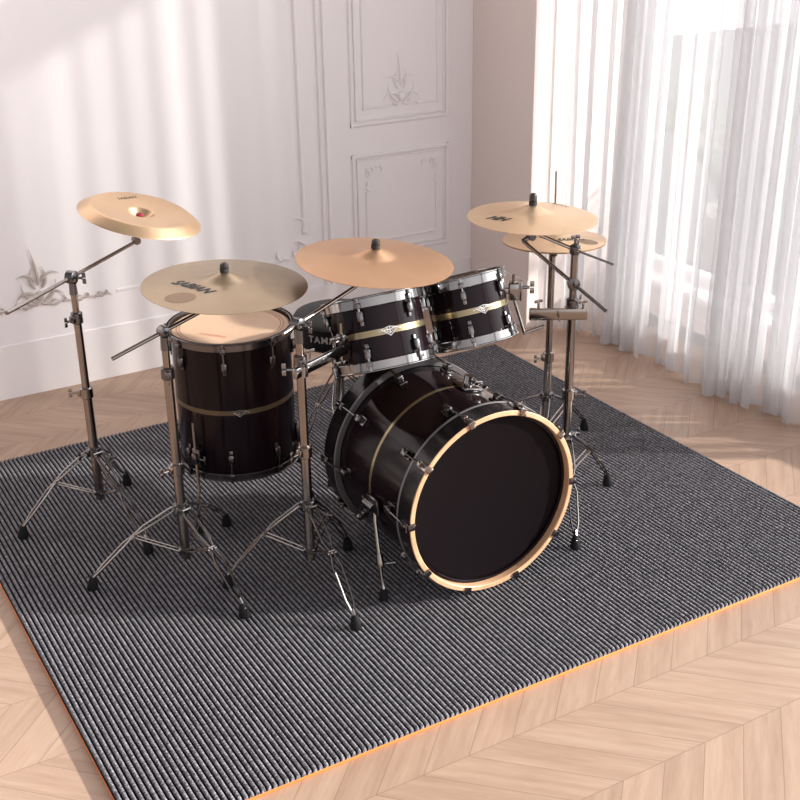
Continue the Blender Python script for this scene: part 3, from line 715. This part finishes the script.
# 4: right, crash HH
S4 = (2.170, 2.690)
st4 = thing('cymbal_stand', 'boom cymbal stand at the right behind the bass drum, holding the cymbal lettered HH', 'cymbal stand', (*S4, RUG), 'boom cymbal stands of the drum kit')
tripod(st4, S4, ((2.366,2.707),(2.022,2.440),(2.065,2.915)), .258, .125, [(.10,.405,.0140),(.405,.70,.0135),(.70,.86,.0115)], D(-40))
cC, nC, _ = CY['E']; J = V((*S4, .765)); E = cC - nC.normalized()*.064 + V((-.03,.0,-.006))
T = J + (J-E)*.62
boom(st4, J + V((0,0,0)), E, T, rt=.0060, side=(-.5,-.86,0)); tilter(st4, E, cC, nC, hf=he, nutlen=.024, drop=.060)
J2 = V((*S4, .868)); d2 = V((.15,-.20,.0)).normalized()
g2_ = MB(); g2_.tube([J2-V((0,0,.012)), J2-V((0,0,.004)), J2+V((0,0,.012)), J2+V((0,0,.018))], [.014,.0165,.0165,.010], 16); wing(g2_, J2+V((.012,.010,0)), (.6,.5,0), 1.2); wing(g2_, J2+V((0,0,.014)), (0,0,1), 1.1); g2_.build('top_clamp', M['dark_chrome'], st4)

rA, rB = V((2.150,2.835,.882)), V((2.205,2.555,.853))
MB().tube([rA, J2 + V((.002,-.02,.0))], .0056, 10).tube([J2 + V((.002,-.02,.0)), rB], .0036, 8).build('top_rod', M['chrome'], st4)
# hi-hat stand
SH = (2.367, 3.052)
hh = thing('hi_hat_stand', 'chrome hi-hat stand at the right rear, thin pull rod rising above its pair of cymbals', 'cymbal stand', (*SH, RUG))
tripod(hh, SH, ((2.573,3.090),(2.22,2.89),(2.30,3.27)), .218, .095, [(.06,.365,.0135),(.365,.735,.0115)], D(170))
cC, nC, R = CY['D']; nn = nC.normalized(); HC = V((SH[0],SH[1],0))
MB().tube([cC - nn*.05, cC + nn*.225], .0031, 8).build('pull_rod', M['chrome'], hh)
sc = MB(); sc.tube([cC - nn*.055, cC - nn*.030, cC - nn*.026], [.010,.020,.020], 16); sc.build('seat_cup', M['plastic'], hh)
cl = MB(); cl.tube([cC + nn*.036, cC + nn*.046], .012, 14); cl.tube([cC + nn*.046, cC + nn*.066], .0075, 12); cl.build('clutch', M['dark_chrome'], hh)
pd = MB(); PD = HC + V((-.10,.10,0)); F = align(HC+V((-.085,.095,RUG+.030)), (.10,.10,1), (-.67,.74,0)); pd.box((0,0,0), (.25,.075,.008), F, bevel=.003)
F2_ = align(HC+V((-.17,.19,RUG+.006)), (0,0,1), (-.67,.74,0)); pd.box((0,0,0), (.05,.07,.012), F2_, bevel=.003); pd.build('pedal', M['dark_chrome'], hh)

# multi-clamp on stand 4 carrying the right tom
def proj_dir(): return V((.861,-.508,0))
rt_ = proj_dir(); fw = V((-.508,-.861,0))
mc = thing('clamp', 'flat chrome clamp bar on the right stands, reaching out to the right rack tom', 'clamp', (*S4, .66))
c0 = V((*S4, .676)) + fw*.022
F = align(c0 - rt_*.045, fw, rt_); bb = MB(); bb.box((0,0,0), (.175,.036,.012), F, bevel=.003)
bb.box((.045,0,-.014), (.05,.038,.02), F, bevel=.004)
bb.box((-.075,0,-.008), (.022,.034,.018), F, bevel=.004)
wing(bb, F @ V((.075,.012,-.006)), (0,0,1)); wing(bb, F @ V((-.06,.018,0)), (0,0,1)); wing(bb, F @ V((0.0,.0,.004)), fw, .9)
bb.build('bar', M['chrome'], mc)
lr = MB(); p0 = c0 - rt_*.128 + V((0,0,-.030)); R2 = T2 + rt_*(T2R+.056) 
brk = T2 + rt_*(T2R+.026) + V((0,.02,.050))
pA = F @ V((-.045,-.012,.0)) + V((0,0,-.022)); pB = V((brk.x+.02, brk.y-.03, .63)); 
lr.tube([pA, pA+V((0,0,-.004)), pB+V((0,0,-.006)), pB, brk+V((0,0,-.02)), brk+V((0,0,.05))], .0048, 10); lr.build('l_rod', M['chrome'], mc)
tb = MB(); F = align(brk, rt_, (0,0,1)); tb.box((0,0,0), (.052,.036,.030), F, bevel=.004); tb.box((0,0,-.024), (.018,.018,.03), F, bevel=.003); tb.box((0,0,.022), (.064,.014,.008), F, bevel=.003); wing(tb, F @ V((.01,0,.024)), rt_, 1.3)
tb.build('tom_bracket', M['bright_chrome'], tom2)
# clamp from stand 3 to left tom
c3 = V((*S3, .700)); ex = T1 - rt_*.10 + fw*.125; pe = V((ex.x, ex.y, .697))
ad = (pe - c3); adn = ad.normalized()
mc2 = thing('clamp', 'flat chrome clamp arm between the middle stand and the left rack tom', 'clamp', c3)
F = align(c3.lerp(pe,.5) + fw*.012, adn.cross(V((0,0,1))), adn); bb = MB(); bb.box((0,0,0), (ad.length+.05,.030,.014), F, bevel=.004)
bb.tube([c3-V((0,0,.018)), c3+V((0,0,.018))], .019, 16)
wing(bb, c3+V((0,0,.016))+adn*.04, (0,0,1)); wing(bb, c3 - rt_*.016, -rt_, 1.2); wing(bb, pe+V((0,0,.014))-adn*.03, (0,0,1)); wing(bb, pe-V((0,0,.012)), (0,0,-1), 1.2)
bb.build('bar', M['bright_chrome'], mc2)
lr = MB()
lr.tube([pe - V((0,0,.022)), V((ex.x, ex.y, .775))], .0045, 10); lr.build('l_rod', M['bright_chrome'], mc2)
tb = MB(); ed_ = V((ex.x-T1.x, ex.y-T1.y, 0)).normalized(); F = align(V((ex.x,ex.y,.725)), ed_, (0,0,1)); tb.box((0,0,0), (.034,.026,.018), F, bevel=.004); tb.box((0,0,-.016), (.018,.018,.022), F, bevel=.003); wing(tb, F @ V((0,0,.008)), ed_); tb.build('tom_bracket', M['dark_chrome'], tom1)

# throne
TH = V((1.765, 3.455, 0)); TR = .152
th = thing('drum_throne', 'round black padded drum stool partly hidden behind the left rack tom', 'stool', (TH.x, TH.y, RUG))
s = MB(Matrix.Translation(TH)); s.lathe([(0,.425),(TR-.012,.425),(TR,.435),(TR,.50),(TR-.002,.505)], 64); se = s.build('seat', M['vinyl'], th)
s = MB(Matrix.Translation(TH)); s.lathe([(TR-.001,.504),(TR+.002,.510),(TR-.006,.522),(TR-.03,.530),(0,.533)], 64); s.build('seat_top', M['seat_top'], se, sharp=2)
q = MB(); a0 = math.atan2(-3.455, -1.765) + D(-22)
writing(q, 'TAMA', .032, lambda u, v: V((TH.x+(TR+.0008)*math.cos(a0+u/TR), TH.y+(TR+.0008)*math.sin(a0+u/TR), -.0+.474+v)), bold=.001, spacing=1.2)
q.build('lettering', M['white_print'], se, label='grey block letters on the side')
MB().tube([(TH.x,TH.y,.10),(TH.x,TH.y,.31)], .0150, 16).build('tube', M['chrome'], th)
MB().tube([(TH.x,TH.y,.28),(TH.x,TH.y,.428)], .0115, 16).build('post', M['dark_chrome'], th)
mb = MB(); collar(mb, TH, .315, .014, .04, D(-100)); collar(mb, TH, .14, .015, .02); mb.build('collar', M['dark_chrome'], th)
for ft_ in ((1.575,3.415),(1.585,3.190),(1.99,3.60)): leg(th, TH, ft_, .30, .14)

# ------------------------------------------------------------------ light, camera
w = bpy.data.worlds.new('sky'); scene.world = w; w.use_nodes = True
nt = w.node_tree; bg = nt.nodes['Background']
tc = nt.nodes.new('ShaderNodeTexCoord'); sp = nt.nodes.new('ShaderNodeSeparateXYZ'); nt.links.new(tc.outputs['Generated'], sp.inputs[0])
# overcast-bright towards the window side (+X), softer elsewhere
f = math_node(nt, 'ADD', math_node(nt, 'MULTIPLY', sp.outputs[0], .5), .5)
side = ramp(nt, f, [(0,(.17,.16,.165)), (.45,(.42,.405,.41)), (.70,(.42,.405,.41))])
up_ = ramp(nt, sp.outputs[2], [(.0,(1,1,1)), (.32,(1,1,1)), (.65,(.30,.29,.29)), (1,(.14,.135,.135))])
lobe = ramp(nt, f, [(.68,(0,0,0)), (.79,(.62,.61,.63)), (.93,(1,1,1))])
mu_ = nt.nodes.new('ShaderNodeMix'); mu_.data_type = 'RGBA'; mu_.blend_type = 'MULTIPLY'; mu_.inputs[0].default_value = 1
nt.links.new(side, mu_.inputs[6]); nt.links.new(up_, mu_.inputs[7])
ad_ = nt.nodes.new('ShaderNodeMix'); ad_.data_type = 'RGBA'; ad_.blend_type = 'ADD'; ad_.inputs[0].default_value = 1; ad_.clamp_result = False
nt.links.new(mu_.outputs[2], ad_.inputs[6]); nt.links.new(lobe, ad_.inputs[7]); nt.links.new(ad_.outputs[2], bg.inputs[0])
bg.inputs[1].default_value = 3.4
sun = bpy.data.lights.new('sun', 'SUN'); sun.energy = 8.2; sun.angle = D(1.6); sun.color = (1.0,.95,.89)
so = bpy.data.objects.new('sun', sun); col.objects.link(so); so.location = (6,-1,3)
el = D(21); hd = V((-.85,.527,0)).normalized(); so.rotation_euler = (hd*math.cos(el) + V((0,0,-math.sin(el)))).to_track_quat('-Z','Y').to_euler()

cam = bpy.data.cameras.new('camera'); co = bpy.data.objects.new('camera', cam); col.objects.link(co); scene.camera = co
cam.sensor_width = 36; cam.lens = 36*1197/800; cam.clip_start = .05
RM = Matrix(((0.86129486,0.21657169,-0.45963885),(-0.5078963,0.34100752,-0.79104692),(-0.01457806,0.91477351,0.40370398))).to_4x4()
RM.translation = V((0,0,1.9)); co.matrix_world = RM
vs_ = scene.view_settings; vs_.view_transform = 'Standard'; vs_.look = 'None'; vs_.gamma = 1; vs_.exposure = 0.12; vs_.use_curve_mapping = False
scene.cycles.use_denoising = True
scene.cycles.transparent_max_bounces = 24
